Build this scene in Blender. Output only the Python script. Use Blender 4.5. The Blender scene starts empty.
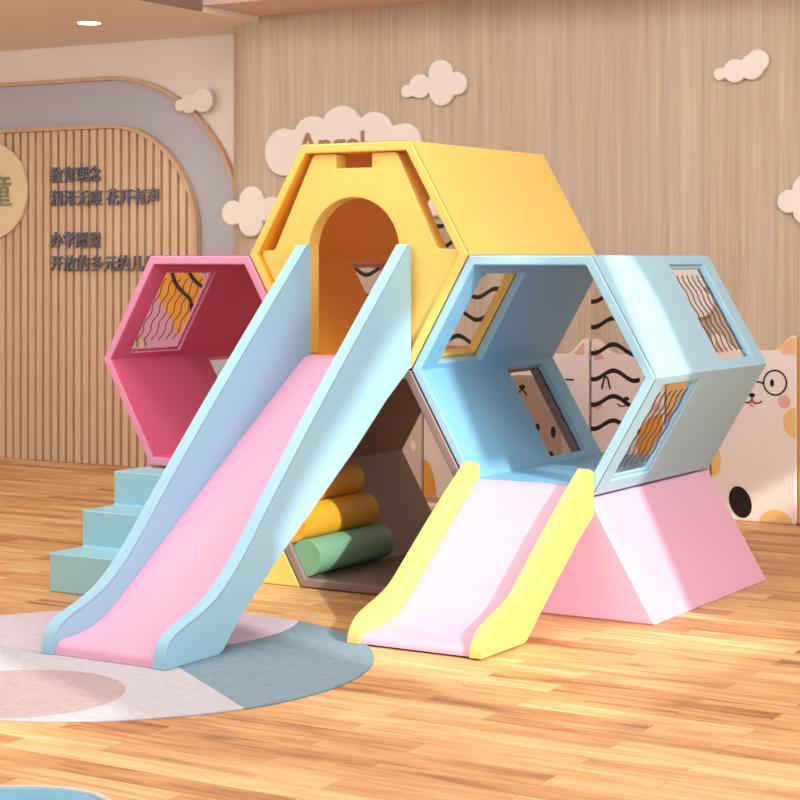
import bpy, bmesh, math, random
from mathutils import Vector, Matrix
random.seed(4)
SC = bpy.context.scene
COL = SC.collection
S = 0.52                    # side of a hexagon module
H = math.sqrt(3) * S        # height of a module
D = 1.155                    # depth of a module
T = 0.04                    # wall thickness of a module

# ---------------------------------------------------------------- materials
def lin(c):
    c = c / 255.0
    return c / 12.92 if c <= 0.04045 else ((c + 0.055) / 1.055) ** 2.4
def rgb(r, g, b): return (lin(r), lin(g), lin(b), 1.0)

def new_mat(name):
    m = bpy.data.materials.new(name); m.use_nodes = True
    nt = m.node_tree
    return m, nt, nt.nodes['Principled BSDF']

def soft(name, col, rough=0.42, bump=0.04, scale=260.0, spec=0.5):
    """synthetic leather / paint with a fine procedural grain"""
    m, nt, b = new_mat(name)
    N, L = nt.nodes, nt.links
    b.inputs['Roughness'].default_value = rough
    b.inputs['Specular IOR Level'].default_value = spec
    tc = N.new('ShaderNodeTexCoord')
    nz = N.new('ShaderNodeTexNoise'); nz.inputs['Scale'].default_value = 3.0; nz.inputs['Detail'].default_value = 2
    L.new(tc.outputs['Object'], nz.inputs['Vector'])
    mx = N.new('ShaderNodeMixRGB'); mx.blend_type = 'MIX'
    mx.inputs[1].default_value = col
    mx.inputs[2].default_value = (col[0]*0.95, col[1]*0.95, col[2]*0.95, 1)
    L.new(nz.outputs['Fac'], mx.inputs[0]); L.new(mx.outputs[0], b.inputs['Base Color'])
    if bump:
        n2 = N.new('ShaderNodeTexNoise'); n2.inputs['Scale'].default_value = scale
        L.new(tc.outputs['Object'], n2.inputs['Vector'])
        bp = N.new('ShaderNodeBump'); bp.inputs['Strength'].default_value = bump; bp.inputs['Distance'].default_value = 0.002
        L.new(n2.outputs['Fac'], bp.inputs['Height']); L.new(bp.outputs['Normal'], b.inputs['Normal'])
    return m

M = {}
M['yellow'] = soft('yellow_leather', rgb(246, 211, 112))
M['yellow_in'] = soft('yellow_inner_bounce', rgb(255, 178, 48))  # deeper orange inside: light bounced between the walls put into the colour
M['pink'] = soft('pink_leather', rgb(233, 158, 194))
M['pink_in'] = soft('pink_inner_bounce', rgb(226, 106, 146))  # rose tint carries light bounced around the pink interior
M['blue'] = soft('blue_leather', rgb(166, 214, 238))
M['blue_in'] = soft('blue_inner_bounce', rgb(130, 194, 228))  # deeper blue stands in for shade and bounce inside the tube
M['grey'] = soft('taupe_leather', rgb(150, 130, 126))
M['grey_in'] = soft('taupe_inner_shade', rgb(134, 116, 110))  # darker copy of the taupe, interior shade put into the colour
M['slide_blue'] = soft('slide_blue', rgb(162, 213, 236))
M['slide_pink'] = soft('slide_pink', rgb(240, 180, 208))
M['slide_yellow'] = soft('slide_yellow', rgb(241, 210, 122))
M['slide_pale_pink'] = soft('slide_pale_pink', rgb(236, 184, 208))
M['trap_pink'] = soft('trapezoid_pink', rgb(240, 190, 222))
M['stair_blue'] = soft('stair_blue', rgb(158, 218, 234))
M['green'] = soft('roller_green', rgb(128, 184, 150))
M['amber'] = soft('roller_amber', rgb(240, 180, 50))
M['piping_blue'] = soft('piping_blue', rgb(60, 100, 115), bump=0)
M['piping_yellow'] = soft('piping_yellow', rgb(150, 112, 30), bump=0)
M['piping_pink'] = soft('piping_pink', rgb(150, 60, 90), bump=0)
M['piping_grey'] = soft('piping_grey', rgb(60, 48, 48), bump=0)
M['seam_blue'] = soft('seam_blue', rgb(112, 150, 165), bump=0)
M['cloud'] = soft('cloud_cream', rgb(248, 244, 240), rough=0.6, bump=0)
M['cream'] = soft('cat_cream', rgb(246, 236, 231), rough=0.55, bump=0)
M['taupe_cat'] = soft('cat_greige', rgb(214, 198, 190), rough=0.55, bump=0)
M['orange'] = soft('cat_orange', rgb(238, 166, 62), rough=0.55, bump=0)
M['spot_yellow'] = soft('spot_yellow', rgb(246, 204, 130), rough=0.55, bump=0)
M['spot_orange'] = soft('spot_orange', rgb(222, 142, 70), rough=0.55, bump=0)
M['coral'] = soft('cat_coral', rgb(241, 182, 170), rough=0.55, bump=0)
M['blush'] = soft('cat_blush', rgb(240, 190, 184), rough=0.55, bump=0)
M['black'] = soft('black_paint', rgb(14, 12, 14), rough=0.5, bump=0)
M['white'] = soft('white_paint', rgb(245, 242, 238), rough=0.5, bump=0)
M['brown'] = soft('bear_brown', rgb(162, 140, 124), rough=0.6, bump=0)
M['lilac'] = soft('lilac_paint', rgb(222, 166, 198), rough=0.5, bump=0)
M['pink_white'] = soft('wall_paint', rgb(250, 243, 238), rough=0.7, bump=0.05, scale=60)
M['arch_grey'] = soft('arch_grey_paint', rgb(194, 199, 212), rough=0.7, bump=0.05, scale=60)
M['soffit'] = soft('soffit_paint', rgb(253, 243, 232), rough=0.7, bump=0)
M['bulkhead'] = soft('bulkhead_paint', rgb(232, 206, 194), rough=0.7, bump=0)
M['fascia'] = soft('fascia_paint', rgb(150, 122, 112), rough=0.7, bump=0)
M['ceiling'] = soft('ceiling_paint', rgb(225, 210, 196), rough=0.8, bump=0)
M['letter_grey'] = soft('lettering_slate', rgb(112, 116, 138), rough=0.4, bump=0)
M['letter_green'] = soft('lettering_sage', rgb(148, 160, 122), rough=0.4, bump=0)
M['letter_brown'] = soft('lettering_tan', rgb(172, 134, 108), rough=0.5, bump=0)
M['disc'] = soft('disc_yellow', rgb(248, 232, 190), rough=0.5, bump=0)
M['wire'] = soft('dark_wire', rgb(58, 46, 42), rough=0.4, bump=0)
M['table_blue'] = soft('table_blue', rgb(128, 212, 252), rough=0.3, bump=0)
M['table_rim'] = soft('table_rim', rgb(240, 250, 252), rough=0.3, bump=0)
M['frame_white'] = soft('window_frame_white', rgb(235, 232, 228), rough=0.5, bump=0)

def lamp_mat():
    m, nt, b = new_mat('lamp_glow')
    b.inputs['Base Color'].default_value = (1, 1, 1, 1)
    b.inputs['Emission Color'].default_value = (1, .95, .86, 1)
    b.inputs['Emission Strength'].default_value = 9
    return m
M['lamp'] = lamp_mat()

def clear_mat():
    m = bpy.data.materials.new('clear_acrylic'); m.use_nodes = True
    nt = m.node_tree; N, L = nt.nodes, nt.links
    for n in list(N):
        if n.type != 'OUTPUT_MATERIAL': N.remove(n)
    out = [n for n in N if n.type == 'OUTPUT_MATERIAL'][0]
    t = N.new('ShaderNodeBsdfTransparent'); t.inputs[0].default_value = (.985, .985, .98, 1)
    g = N.new('ShaderNodeBsdfGlossy'); g.inputs['Roughness'].default_value = .05
    mx = N.new('ShaderNodeMixShader')
    mx.inputs[0].default_value = .035; L.new(t.outputs[0], mx.inputs[1]); L.new(g.outputs[0], mx.inputs[2])
    L.new(mx.outputs[0], out.inputs[0])
    return m
M['clear'] = clear_mat()

def math_node(nt, op, a, b=None, c=None):
    n = nt.nodes.new('ShaderNodeMath'); n.operation = op
    for i, v in enumerate((a, b, c)):
        if v is None: continue
        if isinstance(v, (int, float)): n.inputs[i].default_value = v
        else: nt.links.new(v, n.inputs[i])
    return n.outputs[0]

def ramp(nt, fac, stops):
    r = nt.nodes.new('ShaderNodeValToRGB')
    e = r.color_ramp.elements
    while len(e) < len(stops): e.new(0.5)
    for i, (p, c) in enumerate(stops): e[i].position = p; e[i].color = c
    nt.links.new(fac, r.inputs[0]); return r.outputs[0]

def floor_mat():
    m, nt, b = new_mat('wood_plank_floor'); N, L = nt.nodes, nt.links
    tc = N.new('ShaderNodeTexCoord')
    br = N.new('ShaderNodeTexBrick'); br.offset = 0.37; br.squash = 1
    br.inputs['Color1'].default_value = (0, 0, 0, 1); br.inputs['Color2'].default_value = (1, 1, 1, 1)
    br.inputs['Mortar'].default_value = (.5, .5, .5, 1)
    br.inputs['Scale'].default_value = 1.0; br.inputs['Mortar Size'].default_value = 0.0012
    br.inputs['Mortar Smooth'].default_value = .3
    br.inputs['Bias'].default_value = 0.0
    br.inputs['Brick Width'].default_value = 0.72; br.inputs['Row Height'].default_value = 0.105
    L.new(tc.outputs['Object'], br.inputs['Vector'])
    # per plank offset for the grain
    mp = N.new('ShaderNodeMapping'); mp.inputs['Scale'].default_value = (1.0, 9, 1)
    L.new(tc.outputs['Object'], mp.inputs['Vector'])
    add = N.new('ShaderNodeVectorMath'); add.operation = 'ADD'
    mul = N.new('ShaderNodeVectorMath'); mul.operation = 'SCALE'; mul.inputs['Scale'].default_value = 17.0
    L.new(br.outputs['Color'], mul.inputs[0]); L.new(mp.outputs[0], add.inputs[0]); L.new(mul.outputs[0], add.inputs[1])
    g1 = N.new('ShaderNodeTexNoise'); g1.inputs['Scale'].default_value = 1.6; g1.inputs['Detail'].default_value = 6; g1.inputs['Distortion'].default_value = 1.2
    L.new(add.outputs[0], g1.inputs['Vector'])
    g2 = N.new('ShaderNodeTexNoise'); g2.inputs['Scale'].default_value = 7; g2.inputs['Detail'].default_value = 4
    L.new(add.outputs[0], g2.inputs['Vector'])
    f = math_node(nt, 'MULTIPLY_ADD', g1.outputs['Fac'], 0.75, math_node(nt, 'MULTIPLY', g2.outputs['Fac'], 0.25))
    sp = N.new('ShaderNodeSeparateColor'); L.new(br.outputs['Color'], sp.inputs[0])
    f = math_node(nt, 'ADD', f, math_node(nt, 'MULTIPLY', math_node(nt, 'SUBTRACT', sp.outputs[0], 0.5), 0.30))
    c = ramp(nt, f, [(0.24, rgb(158, 100, 58)), (0.40, rgb(204, 150, 96)), (0.54, rgb(220, 172, 116)), (0.74, rgb(240, 204, 150))])
    # knots
    vo = N.new('ShaderNodeTexVoronoi'); vo.inputs['Scale'].default_value = 2.1
    mp2 = N.new('ShaderNodeMapping'); mp2.inputs['Scale'].default_value = (1, 2.6, 1)
    L.new(tc.outputs['Object'], mp2.inputs['Vector']); L.new(mp2.outputs[0], vo.inputs['Vector'])
    kn = ramp(nt, vo.outputs['Distance'], [(0.015, (1, 1, 1, 1)), (0.05, (0, 0, 0, 1))])
    mk = N.new('ShaderNodeMixRGB'); mk.inputs[2].default_value = rgb(140, 78, 44)
    L.new(math_node(nt, 'MULTIPLY', kn, 0.6), mk.inputs[0]); L.new(c, mk.inputs[1])
    mm = N.new('ShaderNodeMixRGB'); mm.inputs[2].default_value = rgb(150, 92, 52)
    L.new(math_node(nt, 'MULTIPLY', br.outputs['Fac'], 0.45), mm.inputs[0]); L.new(mk.outputs[0], mm.inputs[1])
    L.new(mm.outputs[0], b.inputs['Base Color'])
    b.inputs['Roughness'].default_value = 0.48
    b.inputs['Specular IOR Level'].default_value = 0.35
    bp = N.new('ShaderNodeBump'); bp.inputs['Strength'].default_value = .12; bp.inputs['Distance'].default_value = .002
    L.new(f, bp.inputs['Height']); L.new(bp.outputs[0], b.inputs['Normal'])
    return m
M['floor'] = floor_mat()

def veneer_mat(name, c0, c1, seams=True):
    m, nt, b = new_mat(name); N, L = nt.nodes, nt.links
    tc = N.new('ShaderNodeTexCoord')
    mp = N.new('ShaderNodeMapping'); mp.inputs['Scale'].default_value = (26, 26, 0.55)
    L.new(tc.outputs['Object'], mp.inputs['Vector'])
    g = N.new('ShaderNodeTexNoise'); g.inputs['Scale'].default_value = 1.0; g.inputs['Detail'].default_value = 5; g.inputs['Roughness'].default_value = .6
    L.new(mp.outputs[0], g.inputs['Vector'])
    mp2 = N.new('ShaderNodeMapping'); mp2.inputs['Scale'].default_value = (150, 150, 2.5)
    L.new(tc.outputs['Object'], mp2.inputs['Vector'])
    g2 = N.new('ShaderNodeTexNoise'); g2.inputs['Scale'].default_value = 1.0; g2.inputs['Detail'].default_value = 2
    L.new(mp2.outputs[0], g2.inputs['Vector'])
    f = math_node(nt, 'ADD', math_node(nt, 'MULTIPLY', g.outputs['Fac'], .6), math_node(nt, 'MULTIPLY', g2.outputs['Fac'], .4))
    if seams:   # veneer boards of slightly different tone
        sx = N.new('ShaderNodeSeparateXYZ'); L.new(tc.outputs['Object'], sx.inputs[0])
        q = math_node(nt, 'FLOOR', math_node(nt, 'MULTIPLY', math_node(nt, 'ADD', sx.outputs[0], 0.285), 1 / 0.62))
        wn = N.new('ShaderNodeTexWhiteNoise'); wn.noise_dimensions = '1D'; L.new(q, wn.inputs['W'])
        f = math_node(nt, 'ADD', f, math_node(nt, 'MULTIPLY', math_node(nt, 'SUBTRACT', wn.outputs['Value'], .5), .07))
    c = ramp(nt, f, [(0.32, c0), (0.68, c1)])
    L.new(c, b.inputs['Base Color'])
    b.inputs['Roughness'].default_value = .5; b.inputs['Specular IOR Level'].default_value = .3
    return m
M['veneer'] = veneer_mat('wall_wood_veneer', rgb(188, 167, 143), rgb(222, 207, 186))
M['slat'] = veneer_mat('slat_wood', rgb(218, 188, 156), rgb(238, 212, 182), False)
M['trim_wood'] = veneer_mat('trim_wood', rgb(206, 172, 142), rgb(226, 194, 164), False)

def rug_mat():
    m, nt, b = new_mat('felt_rug'); N, L = nt.nodes, nt.links
    tc = N.new('ShaderNodeTexCoord'); sx = N.new('ShaderNodeSeparateXYZ'); L.new(tc.outputs['Object'], sx.inputs[0])
    X, Y = sx.outputs[0], sx.outputs[1]       # object space = world space
    def disc(cx, cy, r):
        dx = math_node(nt, 'SUBTRACT', X, cx); dy = math_node(nt, 'SUBTRACT', Y, cy)
        d = math_node(nt, 'SQRT', math_node(nt, 'ADD', math_node(nt, 'MULTIPLY', dx, dx), math_node(nt, 'MULTIPLY', dy, dy)))
        return math_node(nt, 'LESS_THAN', d, r)
    A = disc(-.40, -.90, .62); E = disc(.07, -2.03, .33)
    line = math_node(nt, 'GREATER_THAN', math_node(nt, 'ADD', Y, math_node(nt, 'MULTIPLY', X, .682)), -1.30)
    lobe = math_node(nt, 'MULTIPLY', line, math_node(nt, 'SUBTRACT', 1.0, A))
    def mix(f, c1, c2):
        n = N.new('ShaderNodeMixRGB'); L.new(f, n.inputs[0])
        for i, c in ((1, c1), (2, c2)):
            if isinstance(c, tuple): n.inputs[i].default_value = c
            else: L.new(c, n.inputs[i])
        return n.outputs[0]
    c = mix(A, rgb(198, 198, 206), rgb(214, 204, 218))
    c = mix(E, c, rgb(186, 168, 168))
    c = mix(lobe, c, rgb(132, 158, 172))
    nz = N.new('ShaderNodeTexNoise'); nz.inputs['Scale'].default_value = 34; nz.inputs['Detail'].default_value = 6
    L.new(tc.outputs['Object'], nz.inputs['Vector'])
    mu = N.new('ShaderNodeMixRGB'); mu.blend_type = 'MULTIPLY'; mu.inputs[0].default_value = .45
    L.new(c, mu.inputs[1]); L.new(ramp(nt, nz.outputs['Fac'], [(.35, (.75, .75, .75, 1)), (.65, (1, 1, 1, 1))]), mu.inputs[2])
    L.new(mu.outputs[0], b.inputs['Base Color']); b.inputs['Roughness'].default_value = .95
    b.inputs['Specular IOR Level'].default_value = .1
    bp = N.new('ShaderNodeBump'); bp.inputs['Strength'].default_value = .3; bp.inputs['Distance'].default_value = .003
    n3 = N.new('ShaderNodeTexNoise'); n3.inputs['Scale'].default_value = 300; L.new(tc.outputs['Object'], n3.inputs['Vector'])
    L.new(n3.outputs['Fac'], bp.inputs['Height']); L.new(bp.outputs[0], b.inputs['Normal'])
    return m
M['rug'] = rug_mat()

# ---------------------------------------------------------------- object helpers
def tag(o, label=None, cat=None, group=None, kind=None):
    if label: o['label'] = label
    if cat: o['category'] = cat
    if group: o['group'] = group
    if kind: o['kind'] = kind
    return o

def thing(name, label, cat, loc=(0, 0, 0), group=None):
    o = bpy.data.objects.new(name, None); COL.objects.link(o)
    o.empty_display_size = .1; o.location = loc
    return tag(o, label, cat, group)

def finish(name, me, mats, parent=None, bevel=0.0, seg=3, smooth=True, angle=35):
    for m in (mats if isinstance(mats, (list, tuple)) else [mats]):
        if len(me.materials) < 8: me.materials.append(m)
    o = bpy.data.objects.new(name, me); COL.objects.link(o)
    if parent:
        o.parent = parent
        o.matrix_parent_inverse = Matrix.Translation(parent.location).inverted() if parent.type != 'EMPTY' or True else o.matrix_parent_inverse
    if smooth:
        for p in me.polygons: p.use_smooth = True
        me.set_sharp_from_angle(angle=math.radians(angle))
    if bevel:
        b = o.modifiers.new('bevel', 'BEVEL'); b.width = bevel; b.segments = seg
        b.limit_method = 'ANGLE'; b.angle_limit = math.radians(28); b.harden_normals = True
        b.use_clamp_overlap = True
    return o

def bm_obj(name, bm, mats, parent=None, **k):
    bmesh.ops.recalc_face_normals(bm, faces=bm.faces)
    me = bpy.data.meshes.new(name); bm.to_mesh(me); bm.free()
    return finish(name, me, mats, parent, **k)

def bm_box(bm, x0, x1, y0, y1, z0, z1):
    v = [bm.verts.new(p) for p in ((x0,y0,z0),(x1,y0,z0),(x1,y1,z0),(x0,y1,z0),(x0,y0,z1),(x1,y0,z1),(x1,y1,z1),(x0,y1,z1))]
    for f in ((0,1,2,3),(4,5,6,7),(0,1,5,4),(1,2,6,5),(2,3,7,6),(3,0,4,7)): bm.faces.new([v[i] for i in f])
    return v

def box(name, x0, x1, y0, y1, z0, z1, mat, parent=None, **k):
    bm = bmesh.new(); bm_box(bm, x0, x1, y0, y1, z0, z1)
    return bm_obj(name, bm, mat, parent, **k)

def prism_x(name, prof, x0, x1, mat, parent=None, **k):
    """closed (y,z) outline extruded along x"""
    bm = bmesh.new()
    a = [bm.verts.new((x0, y, z)) for y, z in prof]; b = [bm.verts.new((x1, y, z)) for y, z in prof]
    bm.faces.new(a); bm.faces.new(b)
    n = len(prof)
    for i in range(n): bm.faces.new((a[i], a[(i+1) % n], b[(i+1) % n], b[i]))
    return bm_obj(name, bm, mat, parent, **k)

def prism_y(name, prof, y0, y1, mat, parent=None, **k):
    bm = bmesh.new()
    a = [bm.verts.new((x, y0, z)) for x, z in prof]; b = [bm.verts.new((x, y1, z)) for x, z in prof]
    bm.faces.new(a); bm.faces.new(b)
    n = len(prof)
    for i in range(n): bm.faces.new((a[i], a[(i+1) % n], b[(i+1) % n], b[i]))
    return bm_obj(name, bm, mat, parent, **k)

def chaikin(p, it=2, closed=False):
    for _ in range(it):
        q = [] if closed else [p[0]]
        n = len(p)
        for i in range(n if closed else n - 1):
            a, b = p[i], p[(i+1) % n]
            q.append((a[0]*.75 + b[0]*.25, a[1]*.75 + b[1]*.25)); q.append((a[0]*.25 + b[0]*.75, a[1]*.25 + b[1]*.75))
        if not closed: q.append(p[-1])
        p = q
    return p

def rounded(poly, radii, seg=6):
    """polygon with rounded corners; radii is one number or one per corner"""
    n = len(poly); out = []
    for i in range(n):
        r = radii if isinstance(radii, (int, float)) else radii[i]
        p = Vector(poly[i]); a = Vector(poly[i-1]) - p; b = Vector(poly[(i+1) % n]) - p
        if r <= 0: out.append(tuple(p)); continue
        la, lb = a.length, b.length
        ra = min(r, la*.48); rb = min(r, lb*.48)
        A = p + a.normalized()*ra; B = p + b.normalized()*rb
        for k in range(seg + 1):
            t = k / seg
            out.append(tuple(A*(1-t)**2 + p*2*t*(1-t) + B*t*t))
    return out

def plate(name, outlines, y0, th, mat, parent=None, bevel=0.004, plane='xz'):
    """flat plate of thickness th whose front face is at y0, drawn in x,z; first outline outer, others holes"""
    cu = bpy.data.curves.new(name + '_outline', 'CURVE'); cu.dimensions = '2D'; cu.fill_mode = 'BOTH'
    if outlines and not isinstance(outlines[0][0], (tuple, list)): outlines = [outlines]
    for o in outlines:
        sp = cu.splines.new('POLY'); sp.points.add(len(o) - 1); sp.use_cyclic_u = True
        for i, (x, z) in enumerate(o): sp.points[i].co = (x, z, 0, 1)
    cu.extrude = max(th/2 - bevel, 0.0002); cu.bevel_depth = bevel; cu.bevel_resolution = 2; cu.offset = -bevel
    to = bpy.data.objects.new('tmp', cu); COL.objects.link(to)
    dg = bpy.context.evaluated_depsgraph_get(); dg.update()
    me = bpy.data.meshes.new_from_object(to.evaluated_get(dg))
    bpy.data.objects.remove(to); bpy.data.curves.remove(cu)
    me.materials.clear()
    for v in me.vertices:
        x, y, z = v.co
        v.co = (x, y0 + th/2 + z * -1, y) if plane == 'xz' else (x, y, y0 - th/2 + z)
    bm = bmesh.new(); bm.from_mesh(me); bmesh.ops.remove_doubles(bm, verts=bm.verts, dist=1e-5)
    bmesh.ops.recalc_face_normals(bm, faces=bm.faces); bm.to_mesh(me); bm.free()
    me.name = name
    o = finish(name, me, mat, parent, angle=40)
    wn = o.modifiers.new('weighted_normal', 'WEIGHTED_NORMAL'); wn.keep_sharp = True; wn.weight = 100
    return o

def tube(name, pts, r, mat, parent=None, closed=False, res=6, flat=None):
    """round rod through 3-D points"""
    bm = bmesh.new(); n = len(pts); P = [Vector(p) for p in pts]; rings = []
    up0 = None
    for i in range(n):
        if closed: t = P[(i+1) % n] - P[i-1]
        else: t = P[min(i+1, n-1)] - P[max(i-1, 0)]
        t.normalize()
        u = t.cross(Vector((0, 1, 0)))
        if u.length < .2: u = t.cross(Vector((0, 0, 1)))
        u.normalize(); w = t.cross(u).normalized()
        rings.append([bm.verts.new(P[i] + (u*math.cos(a) + w*math.sin(a))*r) for a in [2*math.pi*k/res for k in range(res)]])
    m = n if closed else n - 1
    for i in range(m):
        a, b = rings[i], rings[(i+1) % n]
        for k in range(res): bm.faces.new((a[k], a[(k+1) % res], b[(k+1) % res], b[k]))
    if not closed: bm.faces.new(rings[0]); bm.faces.new(rings[-1])
    return bm_obj(name, bm, mat, parent, angle=60)

def cyl(name, c0, c1, r, mat, parent=None, seg=40, bevel=0.0):
    """capped cylinder between two points"""
    c0, c1 = Vector(c0), Vector(c1); d = c1 - c0
    bm = bmesh.new()
    bmesh.ops.create_cone(bm, cap_ends=True, segments=seg, radius1=r, radius2=r, depth=d.length)
    bmesh.ops.transform(bm, verts=bm.verts, matrix=Matrix.Translation((c0+c1)/2) @ d.to_track_quat('Z', 'Y').to_matrix().to_4x4())
    return bm_obj(name, bm, mat, parent, bevel=bevel, angle=40)

def lettering(name, text, x, y, z, size, mat, parent=None, depth=.012, bold=.0, width=None):
    """raised letters whose lower-left corner stands at x,z on the plane y"""
    cu = bpy.data.curves.new(name, 'FONT'); cu.body = text; cu.size = size; cu.extrude = depth/2; cu.offset = bold
    cu.bevel_depth = 0
    to = bpy.data.objects.new('tmp', cu); COL.objects.link(to)
    dg = bpy.context.evaluated_depsgraph_get(); dg.update()
    me = bpy.data.meshes.new_from_object(to.evaluated_get(dg)); bpy.data.objects.remove(to); bpy.data.curves.remove(cu)
    me.materials.clear()
    xs = [v.co.x for v in me.vertices]; zs = [v.co.y for v in me.vertices]
    sx = (width / (max(xs) - min(xs))) if width else 1
    x0 = min(xs); z0 = min(zs)
    for v in me.vertices:
        a, b_, c = v.co; v.co = (x + (a - x0)*sx, y - c, z + b_ - z0)
    bm = bmesh.new(); bm.from_mesh(me); bmesh.ops.recalc_face_normals(bm, faces=bm.faces); bm.to_mesh(me); bm.free()
    return finish(name, me, mat, parent, smooth=False)

def ellipse(cx, cz, rx, rz, rot=0, n=40, clip=None):
    out = []
    for k in range(n):
        a = 2*math.pi*k/n; x = rx*math.cos(a); z = rz*math.sin(a)
        X = cx + x*math.cos(rot) - z*math.sin(rot); Z = cz + x*math.sin(rot) + z*math.cos(rot)
        if clip: X = min(max(X, clip[0]), clip[1]); Z = min(max(Z, clip[2]), clip[3])
        if not out or (abs(X-out[-1][0]) + abs(Z-out[-1][1])) > 1e-4: out.append((X, Z))
    if abs(out[0][0]-out[-1][0]) + abs(out[0][1]-out[-1][1]) < 1e-4: out.pop()
    return out

# ---------------------------------------------------------------- hexagon modules
VA = {'R': 0, 'TR': 60, 'TL': 120, 'L': 180, 'BL': 240, 'BR': 300}
FACES = {'T': ('TL', 'TR'), 'UR': ('TR', 'R'), 'LR': ('R', 'BR'), 'B': ('BR', 'BL'), 'LL': ('L', 'BL'), 'UL': ('TL', 'L')}
URANGE = {'UR': (.08, .93), 'LR': (.07, .89), 'UL': (.12, .91), 'LL': (.09, .90)}
FRONT, BACK = (.12, .47), (.69, 1.04)

def hexpt(cx, cz, r, v):
    a = math.radians(VA[v]); return Vector((cx + r*math.cos(a), 0, cz + r*math.sin(a)))

def hex_module(name, label, cx, cz, col, windows, wired, cat='play tunnel'):
    root = thing(name, label, cat, (cx, 0, cz - H/2))
    ro = S - .003; ri = S - T*2/math.sqrt(3)
    y0, y1 = 0.0, D
    bm = bmesh.new()
    def q(pts, mi):
        f = bm.faces.new([bm.verts.new(p) for p in pts]); f.material_index = mi
    frames = []
    for fn, (va, vb) in FACES.items():
        A, B = hexpt(cx, cz, ro, va), hexpt(cx, cz, ro, vb)
        a, b = hexpt(cx, cz, ri, va), hexpt(cx, cz, ri, vb)
        mid = (A + B)/2; n = (mid - Vector((cx, 0, cz))).normalized(); th = (mid - (a+b)/2).length
        Y = lambda p, y: Vector((p.x, y, p.z))
        q([Y(A,y0), Y(B,y0), Y(b,y0), Y(a,y0)], 0); q([Y(A,y1), Y(B,y1), Y(b,y1), Y(a,y1)], 0)
        if fn in windows:
            w0, w1 = windows[fn]; u0, u1 = URANGE[fn]
            P0, P1 = A.lerp(B, u0), A.lerp(B, u1); p0, p1 = P0 - n*th, P1 - n*th
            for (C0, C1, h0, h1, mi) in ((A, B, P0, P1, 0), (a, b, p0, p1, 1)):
                o = [Y(C0,y0), Y(C1,y0), Y(C1,y1), Y(C0,y1)]; h = [Y(h0,w0), Y(h1,w0), Y(h1,w1), Y(h0,w1)]
                for i in range(4): q([o[i], o[(i+1)%4], h[(i+1)%4], h[i]], mi)
            ho = [Y(P0,w0), Y(P1,w0), Y(P1,w1), Y(P0,w1)]; hi = [Y(p0,w0), Y(p1,w0), Y(p1,w1), Y(p0,w1)]
            for i in range(4): q([ho[i], ho[(i+1)%4], hi[(i+1)%4], hi[i]], 2)
            frames.append((fn, P0, P1, n, th, w0, w1))
        else:
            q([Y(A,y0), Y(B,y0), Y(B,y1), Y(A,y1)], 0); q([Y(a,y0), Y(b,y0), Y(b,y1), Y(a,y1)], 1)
    bmesh.ops.remove_doubles(bm, verts=bm.verts, dist=1e-5)
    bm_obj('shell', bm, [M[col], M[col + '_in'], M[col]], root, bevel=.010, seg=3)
    # piping seam around the front edge
    pts = []
    for i, v in enumerate(VA):
        p = hexpt(cx, cz, S - .003, v); pts.append(p)
    ring = []
    for i in range(6):
        p, qn, pr = pts[i], pts[(i+1) % 6], pts[i-1]
        a = p.lerp(pr, .025); b = p.lerp(qn, .025)
        for k in range(5):
            t = k/4; ring.append(a*(1-t)**2 + p*2*t*(1-t) + b*t*t)
    tube('piping', [(p.x, .010, p.z) for p in ring], .0022, M['piping_' + col], root, closed=True)
    # window frames, panes and wavy wires
    for fn, P0, P1, n, th, w0, w1 in frames:
        if fn not in wired: continue
        e = (P1 - P0).normalized(); L_ = (P1 - P0).length
        def W(u, y, d): return P0 + e*u - n*d + Vector((0, y, 0))
        bm = bmesh.new(); bw = .012
        d0, d1 = th*.30, th*.62
        ou = [(0.001, w0+.001), (L_-.001, w0+.001), (L_-.001, w1-.001), (0.001, w1-.001)]
        inn = [(bw, w0+bw), (L_-bw, w0+bw), (L_-bw, w1-bw), (bw, w1-bw)]
        V = {}
        for nm, ring2 in (('o', ou), ('i', inn)):
            for dn, dd in (('0', d0), ('1', d1)): V[nm+dn] = [bm.verts.new(W(u, y, dd)) for u, y in ring2]
        for i in range(4):
            j = (i+1) % 4
            bm.faces.new((V['o0'][i], V['o0'][j], V['i0'][j], V['i0'][i])); bm.faces.new((V['o1'][i], V['o1'][j], V['i1'][j], V['i1'][i]))
            bm.faces.new((V['i0'][i], V['i0'][j], V['i1'][j], V['i1'][i])); bm.faces.new((V['o0'][i], V['o0'][j], V['o1'][j], V['o1'][i]))
        fr = bm_obj('window_frame', bm, M[col], root, bevel=.003, seg=2)
        if fn in wired:
            dm = th*.46
            bm = bmesh.new()
            v = [[bm.verts.new(W(u, y, dm + s_)) for u, y in inn] for s_ in (-.0012, .0012)]
            bm.faces.new(v[0]); bm.faces.new(v[1])
            for i in range(4): bm.faces.new((v[0][i], v[0][(i+1)%4], v[1][(i+1)%4], v[1][i]))
            bm_obj('clear_pane', bm, M['clear'], fr, smooth=False)
            nw = 6
            for k in range(nw):
                yb = w0 + .045 + (w1 - w0 - .09)*k/(nw-1)
                pts2 = []
                for i in range(61):
                    u = .045 + (L_ - .09)*i/60
                    pts2.append(W(u, yb + .008*math.sin(u/.098*2*math.pi), dm - .004))
                tube('wavy_wire', pts2, .0024, M['wire'], root, res=6)
    return root

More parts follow.
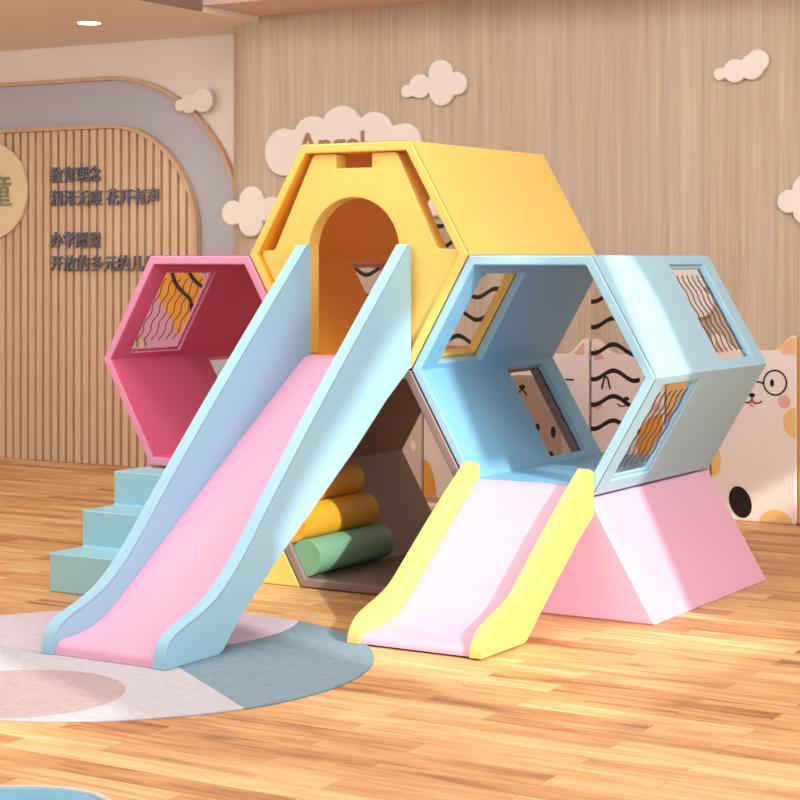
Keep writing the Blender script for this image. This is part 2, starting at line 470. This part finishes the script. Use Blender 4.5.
hex_module('hexagonal_play_tunnel', 'yellow hexagonal play tunnel with castle front, topmost of the cluster', 0, 1.5*H, 'yellow', {'LR': FRONT, 'LL': BACK}, ())
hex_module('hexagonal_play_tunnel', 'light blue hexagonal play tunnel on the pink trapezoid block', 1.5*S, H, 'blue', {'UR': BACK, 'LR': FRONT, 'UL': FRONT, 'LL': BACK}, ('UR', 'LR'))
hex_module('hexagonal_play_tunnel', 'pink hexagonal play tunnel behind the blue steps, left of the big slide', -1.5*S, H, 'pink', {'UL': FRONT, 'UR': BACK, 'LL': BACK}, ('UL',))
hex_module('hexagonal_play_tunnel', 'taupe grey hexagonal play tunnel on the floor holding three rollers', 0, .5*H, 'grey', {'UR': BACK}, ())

# castle facade belongs to the yellow module
yellow = bpy.data.objects['hexagonal_play_tunnel']
zc = 1.5*H; ap = H/2 - T - .001; b0 = zc - ap; t0 = zc + ap; si = S - T*2/math.sqrt(3)
arch = [(-.022 + .215*math.cos(a), 1.366 + .215*math.sin(a)) for a in [math.pi*k/28 for k in range(29)]]
fac = rounded([(-.241, b0 + .012), (-si+.003, zc), (-.461, 1.371), (-.405, 1.371), (-.212, t0), (-.105, t0), (-.105, 1.700), (.066, 1.700), (.066, t0), (.180, t0),
               (.368, 1.374), (.458, 1.374), (si-.003, zc), (.235, b0), (.193, b0)], [0, 0, .008, .012, .018, .012, .006, .006, .012, .018, .014, .008, 0, 0, 0]) + arch + [(-.237, 1.10), (-.237, b0 + .012)]
plate('castle_front', fac, .022, .080, M['yellow'], yellow, bevel=.006)

# ---------------------------------------------------------------- trapezoid bases, steps
def trapezoid(label, x, mat, name='trapezoid_block'):
    root = thing(name, label, 'foam block', (x, 0, 0))
    g = .004
    prism_y('foam_body', [(x - S + g, 0), (x + S - g, 0), (x + S/2 - g, H/2 - .006), (x - S/2 + g, H/2 - .006)], .002, D, M[mat], root, bevel=.007)
    return root
trapezoid('pink foam trapezoid block under the blue tunnel beside the yellow-edged slide', 1.5*S, 'trap_pink')
trapezoid('yellow foam trapezoid block under the pink tunnel behind the big slide', -1.5*S, 'yellow')

st = thing('foam_steps', 'light blue three-step foam stairs in front of the pink tunnel', 'steps', (-.8, -.3, 0))
prism_x('foam_body', [(-.60, 0), (-.60, .158), (-.40, .158), (-.40, .306), (-.20, .306), (-.20, .447), (-.006, .447), (-.006, 0)], -1.072, -.535, M['stair_blue'], st, bevel=.008)

# ---------------------------------------------------------------- slides
GZ = .0078
def slide(name, label, x0, x1, th, top, low, bed, mside, mbed, seam):
    root = thing(name, label, 'slide', ((x0+x1)/2, top[-1][0]/2, 0))
    side = top + low
    for a, b_, outer in ((x0, x0+th, x0), (x1-th, x1, x1)):
        pn = prism_x('side_panel', [(y, max(z, GZ)) for y, z in side], a, b_, M[mside], root, bevel=.007)
        if seam:
            edge = b_ - .0 
            inset = [(y + .0, z - .004) for y, z in top[1:-2]]
            tube('piping', [(edge - .001, y + .003, max(z - .006, .02)) for y, z in top[1:-3]], .0016, M[seam], pn)
    slab = [(y, max(z, GZ)) for y, z in bed] + [(y, max(z, GZ)) for y, z in low[1:]]
    prism_x('slide_bed', slab, x0 + th + .001, x1 - th - .001, M[mbed], root, bevel=.004)
    return root

top = [(-.004, .93), (-.004, 1.392), (-.030, 1.392)] + chaikin([(-.030, 1.392), (-.62, .830), (-.95, .500), (-1.12, .318), (-1.25, .210), (-1.36, .160), (-1.50, .118), (-1.545, .072), (-1.552, 0)], 3)[1:]
low = [(-1.26, 0)] + [(-1.235, .02), (-1.134, .118), (-.864, .317), (-.412, .623), (-.187, .794), (-.004, .914)]
bed = [(-.004, .948)] + chaikin([(-.06, .935), (-.49, .642), (-.847, .396), (-1.146, .185), (-1.30, .085), (-1.42, .056), (-1.505, .054), (-1.535, .040), (-1.540, 0)], 3)
slide('big_slide', 'tall slide with light blue sides and pink bed leaning on the yellow tunnel', -.26, .264, .050, top, low, bed, 'slide_blue', 'slide_pink', 'seam_blue')

top = [(-.004, .46), (-.004, .545), (-.045, .560)] + chaikin([(-.045, .560), (-.258, .418), (-.50, .240), (-.60, .165), (-.71, .128), (-.81, .100), (-.868, .048), (-.872, 0)], 3)[1:]
low = [(-.565, 0)] + [(-.545, .012), (-.439, .092), (-.136, .308), (-.004, .384)]
bed = [(-.004, .492)] + chaikin([(-.04, .484), (-.227, .345), (-.50, .142), (-.60, .072), (-.70, .048), (-.81, .044), (-.850, .030), (-.856, 0)], 3)
slide('small_slide', 'short slide with yellow sides and pale pink bed below the blue tunnel', .526, 1.053, .045, top, low, bed, 'slide_yellow', 'slide_pale_pink', None)

# ---------------------------------------------------------------- rollers in the grey tunnel
rr = .0745
kx, kz = -(S/2 - T/math.sqrt(3)), T          # inner corner of floor and sloping wall
for k, (mat, lab) in enumerate((('green', 'green foam roller on the floor of the grey tunnel'),
                                ('amber', 'amber foam roller resting on the green roller in the grey tunnel'),
                                ('amber', 'amber foam roller topmost of the three leaning in the grey tunnel'))):
    cx = -.247 - .0752*k; cz = .119 + .1303*k
    def clip(px, pz):                        # flat back against the sloping wall
        d = (px - kx)*math.sqrt(3)/2 + (pz - kz)*.5 - .002
        if d < 0: px -= d*math.sqrt(3)/2; pz -= d*.5
        return px, max(pz, kz + .002)
    def ring_pts(r, n):
        out = []
        for i in range(n):
            p = clip(cx + r*math.cos(2*math.pi*i/n), cz + r*math.sin(2*math.pi*i/n))
            if not out or math.dist(p, out[-1]) > .0015: out.append(p)
        if math.dist(out[0], out[-1]) < .0015: out.pop()
        return out
    r_ = thing('foam_roller', lab, 'foam roller', (cx, .3, cz - rr), group='foam rollers stacked in the grey tunnel')
    prism_y('roller_body', ring_pts(rr, 64), .018, .585, M[mat], r_, bevel=.004)
    tube('piping', [(x, .0185, z) for x, z in ring_pts(rr - .004, 48)], .0016, M[mat], r_, closed=True)

# ---------------------------------------------------------------- floor, rug, table corner
XL, XR, YF, YB = -6.4, 4.9, -8.2, 2.86
def struct(o): o['kind'] = 'structure'; return o
struct(box('floor', XL, XR, YF, 3.3, -.05, 0, M['floor'], smooth=False))
rg = plate('round_rug', [(-.04 + .897*math.cos(a), -1.475 + .880*math.sin(a)) for a in [2*math.pi*k/160 for k in range(160)]], .0062, .006, M['rug'], bevel=.0015, plane='xy')
tag(rg, 'round light grey rug with a slate blue lobe under the big slide foot', 'rug')

tb = thing('low_table', 'light blue table with white rim at the bottom left corner', 'table', (2.064, -4.466, 0))
def rrect(w, r): return rounded([(-w, -w), (w, -w), (w, w), (-w, w)], r, 12)
Rz = math.radians(31.2)
def place(pts): return [(2.064 + x*math.cos(Rz) - y*math.sin(Rz), -4.466 + x*math.sin(Rz) + y*math.cos(Rz)) for x, y in pts]
plate('rim', [place(rrect(.30, .17)), place(rrect(.290, .162))], .500, .030, M['table_rim'], tb, bevel=.004, plane='xy')
plate('table_top', place(rrect(.2895, .1615)), .496, .026, M['table_blue'], tb, bevel=.003, plane='xy')
for sx_ in (-1, 1):
    for sy_ in (-1, 1):
        (lx, ly), = place([(sx_*.2, sy_*.2)])
        cyl('leg', (lx, ly, 0), (lx, ly, .471), .022, M['table_rim'], tb, seg=20)

# ---------------------------------------------------------------- walls
bm = bmesh.new()
prof = [(-2.88, 3.30)] + [(-2.49 - .39*math.cos(a), 3.25 - .39*math.sin(a)) for a in [math.pi/2*k/16 for k in range(17)]] + [(XR, YB)]
va = [bm.verts.new((x, y, 0)) for x, y in prof]; vb = [bm.verts.new((x, y, 2.95)) for x, y in prof]
for i in range(len(prof)-1): bm.faces.new((va[i], va[i+1], vb[i+1], vb[i]))
me = bpy.data.meshes.new('wall_back'); 
back = [bm.verts.new((XR, 3.36, 0)), bm.verts.new((-2.88, 3.36, 0)), bm.verts.new((XR, 3.36, 2.95)), bm.verts.new((-2.88, 3.36, 2.95))]
bm.faces.new((va[-1], back[0], back[2], vb[-1])); bm.faces.new((back[0], back[1], back[3], back[2])); bm.faces.new((back[1], va[0], vb[0], back[3]))
bm.faces.new(va + back[:2]); bm.faces.new(vb + [back[2], back[3]])
struct(bm_obj('wall_back', bm, M['veneer'], angle=30))
struct(box('wall_left', XL, -2.875, 3.26, 3.36, 0, 2.95, M['pink_white'], smooth=False))
struct(box('wall_side', XL - .1, XL, YF, 3.36, 0, 3.9, M['pink_white'], smooth=False))

# unseen right wall; window openings placed to throw the sun patches (y0, y1, z0, z1)
WIN = [(-2.97, -1.24, 1.68, 3.80), (-4.85, -3.95, 2.35, 3.55), (-7.6, -6.2, 1.0, 3.0), (.55, 1.9, 2.28, 2.52)]
xw0, xw1, zt = XR, XR + .12, 3.9
ys = sorted({YF, 3.36} | {w[0] for w in WIN} | {w[1] for w in WIN}); zs = sorted({0, zt} | {w[2] for w in WIN} | {w[3] for w in WIN})
bm = bmesh.new()
for a, b_ in zip(ys, ys[1:]):
    for c, d in zip(zs, zs[1:]):
        my, mz = (a+b_)/2, (c+d)/2
        if any(w[0] < my < w[1] and w[2] < mz < w[3] for w in WIN): continue
        bm_box(bm, xw0, xw1, a, b_, c, d)
bmesh.ops.remove_doubles(bm, verts=bm.verts, dist=1e-5)
struct(bm_obj('wall_right', bm, M['pink_white'], smooth=False))

# unseen head and bar in the big opening, added to shape the sun patches
arcp = chaikin([(-1.24, 3.10), (-1.30, 3.42), (-1.55, 3.68), (-1.90, 3.74), (-2.20, 3.60), (-2.52, 3.32), (-2.81, 3.08), (-2.97, 2.90)], 2)
struct(prism_x('sun_mask_head', [(-1.24, 3.10), (-1.24, 3.80), (-2.97, 3.80), (-2.97, 2.90)] + arcp[::-1][1:-1], XR + .02, XR + .10, M['frame_white'], smooth=False))
struct(box('sun_mask_bar', XR + .03, XR + .09, -1.79, -1.59, 2.93, 3.60, M['frame_white'], smooth=False))

# ceiling, soffit, bulkhead
struct(box('ceiling', XL, XR + .12, YF, 3.36, 3.9, 4.0, M['ceiling'], smooth=False))
struct(box('trim_1', XL, -2.505, YF, 3.255, 2.744, 3.89, M['soffit'], smooth=False))
struct(box('trim_2', -2.503, XR, 2.30, 2.859, 2.78, 3.89, M['bulkhead'], smooth=False))
struct(box('trim_3', -2.5045, -2.49, YF, 2.29, 2.746, 3.89, M['fascia'], smooth=False))

# arched wall panels on the left wall
def arch_line(cx, cz, r, ztop, z0=0.0, n=28, xl=XL):
    pts = [(cx + r*math.sin(a), cz + (ztop - cz)*math.cos(a)) for a in [math.pi/2*k/n for k in range(n+1)]]
    return [(xl, ztop)] + pts + [(cx + r, z0)]
def arch_panel(name, line, y0, th, mat):
    return plate(name, line + [(XL, line[-1][1])], y0, th, mat, bevel=.002)
def arch_strip(name, line, w, y0, th, mat):
    outer = []
    n = len(line)
    for i, p in enumerate(line):
        a = Vector(line[max(i-1, 0)]); b_ = Vector(line[min(i+1, n-1)]); t = (b_ - a).normalized()
        nn = Vector((-t.y, t.x)) ; q_ = Vector(p) + nn*w; outer.append((q_.x, q_.y))
    return plate(name, line + outer[::-1], y0, th, mat, bevel=.002)
grey_line = arch_line(-3.97, 1.44, 1.07, 2.50)
slat_line = arch_line(-3.95, 1.50, .705, 2.185)
struct(arch_panel('trim_4', grey_line, 3.245, .014, M['arch_grey']))
struct(arch_strip('trim_5', grey_line, .026, 3.215, .044, M['trim_wood']))
struct(arch_strip('trim_6', slat_line, .026, 3.19, .054, M['trim_wood']))
# slatted panelling
bm = bmesh.new()
def zmax(x):
    if x <= -3.95: return 2.185
    return 1.50 + .685*math.sqrt(max(0, 1 - ((x + 3.95)/.705)**2))
x = -3.252
while x > XL + .1:
    z_ = zmax(x) - .003; z2 = zmax(x - .044) - .003
    v = bm_box(bm, x - .044, x, 3.205, 3.236, 0, z_)
    v[4].co.z = z2; v[7].co.z = z2
    x -= .0665
bm_box(bm, XL, -3.96, 3.2365, 3.244, 0, 2.183)
pts = [(-3.96, 0), (-3.25, 0)] + [(-3.95 + .70*math.sin(a), 1.5 + .683*math.cos(a)) for a in [math.pi/2*(1-k/20) for k in range(21)]]
fa = [bm.verts.new((px, 3.2375, pz)) for px, pz in pts]; bm.faces.new(fa)
struct(bm_obj('trim_7', bm, M['slat'], smooth=False))

# ---------------------------------------------------------------- ceiling lights
def downlight(x, y, z, label):
    r_ = thing('ceiling_light', label, 'ceiling light', (x, y, z), group=None)
    cyl('light_rim', (x, y, z - .006), (x, y, z - .0005), .080, M['frame_white'], r_, seg=36)
    cyl('diffuser', (x, y, z - .008), (x, y, z - .0055), .068, M['lamp'], r_, seg=36)
    return r_
downlight(-3.36, 2.33, 2.744, 'round white recessed ceiling light above the slatted wall')

# ---------------------------------------------------------------- writing on the left wall
for nm, txt, z, w, lab in (('wall_lettering', '教育理念', 1.838, .43, 'top line of slate grey raised Chinese letters on slatted wall'),
                       ('wall_lettering', '润泽无痕 花开有声', 1.685, .91, 'second line of slate grey raised Chinese letters on slatted wall'),
                       ('wall_lettering', '办学愿景', 1.409, .43, 'third line of slate grey raised Chinese letters, four characters, on slatted wall'),
                       ('wall_lettering', '开放的多元的儿童', 1.256, .90, 'lowest line of slate grey raised Chinese letters running behind the pink tunnel')):
    o = lettering(nm, txt, -4.425, 3.190, z, .112, M['letter_grey'], depth=.014, bold=.0009, width=w)
    tag(o, lab, 'wall lettering', 'slate grey lines of lettering on the slatted wall')
ds = thing('round_sign', 'pale yellow round sign with a sage character on the slatted wall', 'sign', (-4.95, 3.19, 1.79))
plate('board', ellipse(-4.95, 1.795, .325, .325, n=64), 3.175, .024, M['disc'], ds, bevel=.004)
lettering('character', '童', -4.965, 3.165, 1.695, .23, M['letter_green'], ds, depth=.012, bold=.001)

# ---------------------------------------------------------------- clouds
def cloud(label, y, circles, org, th=.03, n=160, floor_z=None):
    ox, oz = org; pts = []
    for k in range(n):
        a = 2*math.pi*k/n; dx, dz = math.cos(a), math.sin(a); best = 0.01
        for cx, cz, r in circles:
            px, pz = cx-ox, cz-oz; bq = px*dx + pz*dz; disc = bq*bq - (px*px + pz*pz - r*r)
            if disc > 0: best = max(best, bq + math.sqrt(disc))
        X, Z = ox + dx*best, oz + dz*best
        if floor_z is not None: Z = max(Z, floor_z)
        pts.append((X, Z))
    o = plate('wall_cloud', pts, y - th, th, M['cloud'], bevel=.009)
    return tag(o, label, 'wall decoration', 'cream cloud plaques on the walls')
cloud('small cream cloud plaque on the white wall over the grey arch', 3.213, [(-3.348, 2.307, .040), (-3.28, 2.318, .064), (-3.173, 2.335, .08)], (-3.25, 2.315))
cloud('four-lobed cream cloud plaque just left of the yellow tunnel', 2.858, [(-2.68, 1.611, .075), (-2.54, 1.68, .088), (-2.545, 1.555, .088), (-2.40, 1.625, .08)], (-2.54, 1.615))
cloud('cream cloud plaque high on the wood wall, up and right of the big cloud', 2.858, [(-1.46, 2.284, .040), (-1.375, 2.31, .070), (-1.243, 2.375, .078), (-1.235, 2.27, .078), (-1.139, 2.313, .066)], (-1.27, 2.31))
cloud('cream cloud plaque highest on the right part of the wood wall', 2.858, [(.417, 2.287, .034), (.500, 2.300, .062), (.590, 2.315, .066), (.622, 2.345, .060)], (.53, 2.31))
cloud('cream cloud plaque cut by the right edge, level with the yellow tunnel', 2.858, [(.786, 1.625, .060), (.871, 1.690, .066), (.876, 1.572, .066), (.960, 1.628, .060)], (.87, 1.63))
cloud('small cream cloud plaque seen through the upper right window of the blue tunnel', 2.858, [(.13, 1.22, .08), (.22, 1.12, .09), (.25, 1.22, .09), (.31, 1.10, .07)], (.22, 1.17))
cloud('small cream cloud plaque glimpsed through the slit of the yellow castle front', 2.858, [(-1.31, 1.64, .075), (-1.22, 1.62, .06), (-1.37, 1.60, .05)], (-1.30, 1.62), floor_z=1.55)
bc = cloud('big cream cloud plaque with tan letters behind the yellow tunnel', 2.858, [(-2.296, 1.965, .142), (-2.101, 2.035, .135), (-1.898, 2.078, .145), (-1.677, 2.051, .128), (-1.482, 1.99, .118), (-1.887, 1.90, .20), (-1.6, 1.92, .15), (-2.15, 1.90, .12)], (-1.89, 1.97), th=.035)
lettering('lettering', 'Angel', -2.195, 2.818, 1.895, .19, M['letter_brown'], bc, depth=.010, bold=.001, width=.46)

# ---------------------------------------------------------------- animal panels in front of the wood wall
FY = 2.79; TH = .058
def panel(name, label, x0, x1, top, tip, mat, ear=.115, cat='wall panel', group='cat shaped padded panels along the wall', y=FY, ears=True):
    r_ = thing(name, label, cat, ((x0+x1)/2, y, 0), group)
    if ears:
        o = rounded([(x0, 0), (x0, tip), (x0 + .035, tip), (x0 + ear, top), (x1 - ear, top), (x1 - .035, tip), (x1, tip), (x1, 0)], [.02, .03, .03, .04, .04, .03, .03, .02], 6)
    else:
        o = rounded([(x0, 0), (x0, top), (x1, top), (x1, 0)], [.02, .17, .17, .02], 10)
    plate('body', o, y, TH, mat, r_, bevel=.010)
    return r_
def patch(r_, nm, outline, mat, y=FY, th=.003): return plate(nm, outline, y - th - .0002, th, mat, r_, bevel=.0006)
def stroke(r_, nm, pts, rad=.004, mat=None, y=FY, closed=False):
    return tube(nm, [(x, y - rad*.7, z) for x, z in pts], rad, mat or M['black'], r_, closed=closed)
def arc(cx, cz, rx, rz, a0, a1, n=14): return [(cx + rx*math.cos(math.radians(a0 + (a1-a0)*k/n)), cz + rz*math.sin(math.radians(a0 + (a1-a0)*k/n))) for k in range(n+1)]
def inner_ear(r_, x, z, s, mat): patch(r_, 'inner_ear', rounded([(x, z), (x, z + .07), (x + s*.062, z + .005)], .008), mat)
def muzzle(r_, x, z, tongue=True, k=1.0):
    if tongue: patch(r_, 'tongue', ellipse(x, z - .040*k, .019*k, .022*k), M['coral'])
    patch(r_, 'nose', ellipse(x, z, .016*k, .011*k), M['black'], th=.005)
    stroke(r_, 'mouth', arc(x - .026*k, z - .02*k, .026*k, .020*k, 200, 350) + arc(x + .026*k, z - .02*k, .026*k, .020*k, 190, 340), .0035)
    stroke(r_, 'mouth', [(x, z), (x, z - .026*k)], .0035)

# A greige panel, hidden mostly behind the grey tunnel
a_ = panel('animal_panel', 'greige padded cat panel with white dot seen through the grey tunnel', -1.80, -1.337, .83, .905, M['taupe_cat'])
patch(a_, 'dot', ellipse(-1.388, .286, .017, .026), M['white'])
b_ = panel('animal_panel', 'cream padded cat panel with a large orange spot seen through the grey tunnel', -1.327, -.785, .83, .905, M['cream'])
patch(b_, 'spot', ellipse(-1.327, .0, .085, .215, clip=(-1.320, 0, .012, 1)), M['orange'])
c_ = panel('animal_panel', 'cream padded cat panel with dash eyes, left in the blue tunnel opening', -.775, -.307, .825, .912, M['cream'])
inner_ear(c_, -.330, .825, -1, M['coral']); inner_ear(c_, -.752, .825, 1, M['coral'])
for xx in (-.415, -.667): stroke(c_, 'eye', [(xx - .024, .690), (xx + .024, .690)], .0045)
muzzle(c_, -.541, .61, False)
d_ = panel('animal_panel', 'cream padded cat panel with caret eyes behind the black waves', -.292, .128, .832, .912, M['cream'])
inner_ear(d_, -.270, .800, 1, M['coral']); inner_ear(d_, .106, .800, -1, M['coral'])
for xx in (-.202, .030): stroke(d_, 'eye', [(xx - .024, .648)] + arc(xx, .690, .014, .022, 170, 10, 8) + [(xx + .024, .648)], .0048)
for xx in (-.250, .086): patch(d_, 'cheek', ellipse(xx, .560, .026, .022), M['blush'])
muzzle(d_, -.084, .600, False)
patch(d_, 'spot', ellipse(.128, .36, .15, .17, clip=(-.28, .120, .012, 1)), M['orange'])
e2 = panel('animal_panel', 'amber padded cat panel with brown and lilac patches seen through the lower blue window', .138, .378, .832, .912, M['spot_yellow'], ear=.09)
patch(e2, 'spot', ellipse(.20, .47, .09, .08, .6, clip=(.146, .370, .01, 1)), M['spot_orange'])
patch(e2, 'belly', ellipse(.24, .14, .20, .17, clip=(.146, .370, .012, 1)), M['lilac'])
e_ = panel('animal_panel', 'cream padded cat panel with round black glasses, right of the blue tunnel', .388, .846, .872, .950, M['cream'])
inner_ear(e_, .822, .855, -1, M['blush']); inner_ear(e_, .412, .855, 1, M['blush'])
patch(e_, 'ear_patch', rounded([(.842, .845), (.842, .940), (.812, .940), (.735, .876), (.80, .872)], .012), M['spot_yellow'], th=.0015)
for s_, xx in ((1, .733), (-1, .487)):
    stroke(e_, 'spectacle_ring', arc(xx, .712, .060, .062, 0, 350, 40), .0042, closed=True)
    patch(e_, 'eye', ellipse(xx - s_*.016, .710, .010, .019), M['black'], th=.004)
stroke(e_, 'spectacle_bridge', arc(.610, .700, .064, .016, 160, 20, 10), .0042)
patch(e_, 'cheek', ellipse(.780, .618, .032, .033), M['coral']); patch(e_, 'cheek', ellipse(.440, .618, .032, .033), M['coral'])
muzzle(e_, .611, .645)
patch(e_, 'spot', ellipse(.848, .514, .072, .078, clip=(.3, .840, 0, 1)), M['spot_yellow'])
patch(e_, 'spot', ellipse(.738, .01, .085, .062, clip=(.3, .840, .012, 1)), M['spot_yellow'])
patch(e_, 'spot', ellipse(.400, .30, .045, .075, clip=(.394, .8, 0, 1)), M['spot_yellow'])
patch(e_, 'spot', ellipse(.548, .098, .058, .082, .35), M['black'])
g_ = panel('animal_panel', 'orange padded tiger panel with black stripes at the right edge', .8485, 1.32, .88, .955, M['orange'])
for zz in (.625, .575, .522): patch(g_, 'stripe', rounded([(.864, zz - .013), (.864, zz + .013), (1.015, zz + .010), (1.04, zz), (1.015, zz - .010)], .006), M['black'])

# brown bear board in front of the cats, seen through the dark window
br = panel('bear_board', 'tan brown bear shaped board standing behind the grey and blue tunnels', -.80, -.395, .715, .7, M['brown'], y=2.60, ears=False, group=None, cat='standing board')
patch(br, 'nose', ellipse(-.603, .656, .018, .013), M['black'], y=2.60)
tube('mouth', [(-.603 + dx, 2.596, .645 + dz) for dx, dz in ((-.03, -.032), (-.018, -.018), (0, 0), (.018, -.018), (.03, -.032))], .0045, M['black'], br)
for xx, zz, rx, rz in ((-.418, .424, .014, .030), (-.436, .300, .020, .022), (-.512, .445, .013, .020)): patch(br, 'spot', ellipse(xx, zz, rx, rz), M['black'], y=2.60)

# ---------------------------------------------------------------- clear screens printed with thick black waves
def wave_screen(label, x0, x1, z1, rows, y, ph, slope=0.0):
    r_ = thing('wave_screen', label, 'screen', ((x0+x1)/2, y, 0), group=None)
    box('clear_sheet', x0, x1, y, y + .006, .012, z1, M['clear'], r_, smooth=False)
    box('foot', x0, x1, y - .04, y + .046, 0, .012, M['white'], r_, bevel=.003)
    for z in rows:
        n = 60; up_, lo_ = [], []
        for i in range(n+1):
            X = x0 + .004 + (x1 - x0 - .008)*i/n
            zc_ = z + .024*math.sin((X - x0)/.232*2*math.pi + ph) + slope*(X - x0)
            up_.append((X, zc_ + 0.012)); lo_.append((X, zc_ - 0.012))
        plate('painted_wave', up_ + lo_[::-1], y - .004, .0035, M['black'], r_, bevel=.0008)
    return r_
wave_screen('clear screen with black wavy lines seen through the back of the blue tunnel', -.155, .125, 1.33, [.485, .609, .740, .874, 1.008, 1.140, 1.272], 2.50, -2.0)
wave_screen('clear screen with black wavy lines seen through the yellow tunnel', -1.68, -.63, 1.62, [.90, 1.035, 1.155, 1.272, 1.415, 1.535], 2.50, .3)

# round lilac and orange board seen through the pink window
rd = thing('round_board', 'round lilac and orange board on slatted wall seen through the pink window', 'wall decoration', (-3.40, 3.19, 1.0))
plate('board', ellipse(-3.385, 1.02, .315, .315, n=64), 3.178, .024, M['lilac'], rd, bevel=.004)
seg_ = [p for p in ellipse(-3.385, 1.02, .306, .306, n=96) if (p[0] + 3.549)*.72 + (p[1] - 1.138)*.5 > 0.0]
k0 = max(range(len(seg_)), key=lambda i: math.dist(seg_[i], seg_[i-1]))
plate('orange_patch', seg_[k0:] + seg_[:k0], 3.1745, .003, M['orange'], rd, bevel=.0006)
def squig(pts): stroke(rd, 'painted_wave', chaikin(pts, 3), .013, y=3.176)
squig([(-3.40, 1.27), (-3.37, 1.18), (-3.30, 1.12), (-3.24, 1.08), (-3.235, .98), (-3.23, .93)])
squig([(-3.27, 1.27), (-3.22, 1.20), (-3.15, 1.16), (-3.12, 1.12)])

# ---------------------------------------------------------------- light
def sun():
    l = bpy.data.lights.new('sun', 'SUN'); l.energy = 3.4; l.angle = math.radians(1.1); l.color = (1, .95, .89)
    o = bpy.data.objects.new('sun', l); COL.objects.link(o)
    o.rotation_euler = Vector((-1, .435, -.54)).to_track_quat('-Z', 'Y').to_euler(); o.location = (8, -3, 4)
sun()
def area(name, loc, direction, sx_, sy_, e, col):
    l = bpy.data.lights.new(name, 'AREA'); l.shape = 'RECTANGLE'; l.size = sx_; l.size_y = sy_; l.energy = e; l.color = col
    o = bpy.data.objects.new(name, l); COL.objects.link(o); o.location = loc
    o.rotation_euler = Vector(direction).to_track_quat('-Z', 'Y').to_euler()
    return o
area('window_daylight', (XR - .05, -1.6, 2.6), (-1, .25, -.30), 2.6, 1.9, 120, (.95, .98, 1))
area('window_daylight', (XR - .05, -5.6, 2.2), (-1, .35, -.15), 3.0, 1.8, 60, (.95, .98, 1))
area('ceiling_fill', (-.2, -.6, 3.86), (0, .35, -1), 4.2, 2.6, 150, (1, .98, .96))  # added fill lamp without a fixture, lifts the back wood wall
area('ceiling_fill', (3.2, .2, 3.86), (-.5, .0, -1), 1.6, 2.4, 45, (.98, .99, 1))  # added unseen lamp that brightens the faces turned right
area('soffit_fill', (-4.3, .2, 2.735), (0, .75, -.6), 2.4, .5, 34, (1, .99, .97))  # added fill under the soffit, brightens the left wall
area('ceiling_fill', (-.8, -3.8, 3.86), (-.5, .5, -1), 3.0, 2.6, 130, (1, .98, .96))  # extra unseen fill lamp aimed towards the left wall
for x_, y_ in ((-3.36, 2.33),):
    l = bpy.data.lights.new('downlight', 'SPOT'); l.energy = 22; l.spot_size = math.radians(120); l.spot_blend = .8; l.color = (1, .88, .72); l.shadow_soft_size = .06
    o = bpy.data.objects.new('downlight', l); COL.objects.link(o); o.location = (x_, y_, 2.73)

w = bpy.data.worlds.new('World'); SC.world = w; w.use_nodes = True
bg = w.node_tree.nodes['Background']; bg.inputs[0].default_value = (.97, .98, 1, 1); bg.inputs[1].default_value = .50

# ---------------------------------------------------------------- camera
cam = bpy.data.cameras.new('camera'); co = bpy.data.objects.new('camera', cam); COL.objects.link(co)
co.location = (4.102, -6.423, 1.3325); co.rotation_euler = (math.pi/2, 0, .5446)
cam.sensor_width = 36; cam.lens = 1909.4/800*36; cam.shift_y = -(400 - 259.56)/800
cam.clip_start = .05
SC.camera = co
SC.view_settings.view_transform = 'Standard'; SC.view_settings.look = 'None'; SC.view_settings.gamma = 1
SC.view_settings.use_curve_mapping = False; SC.view_settings.exposure = 0.0
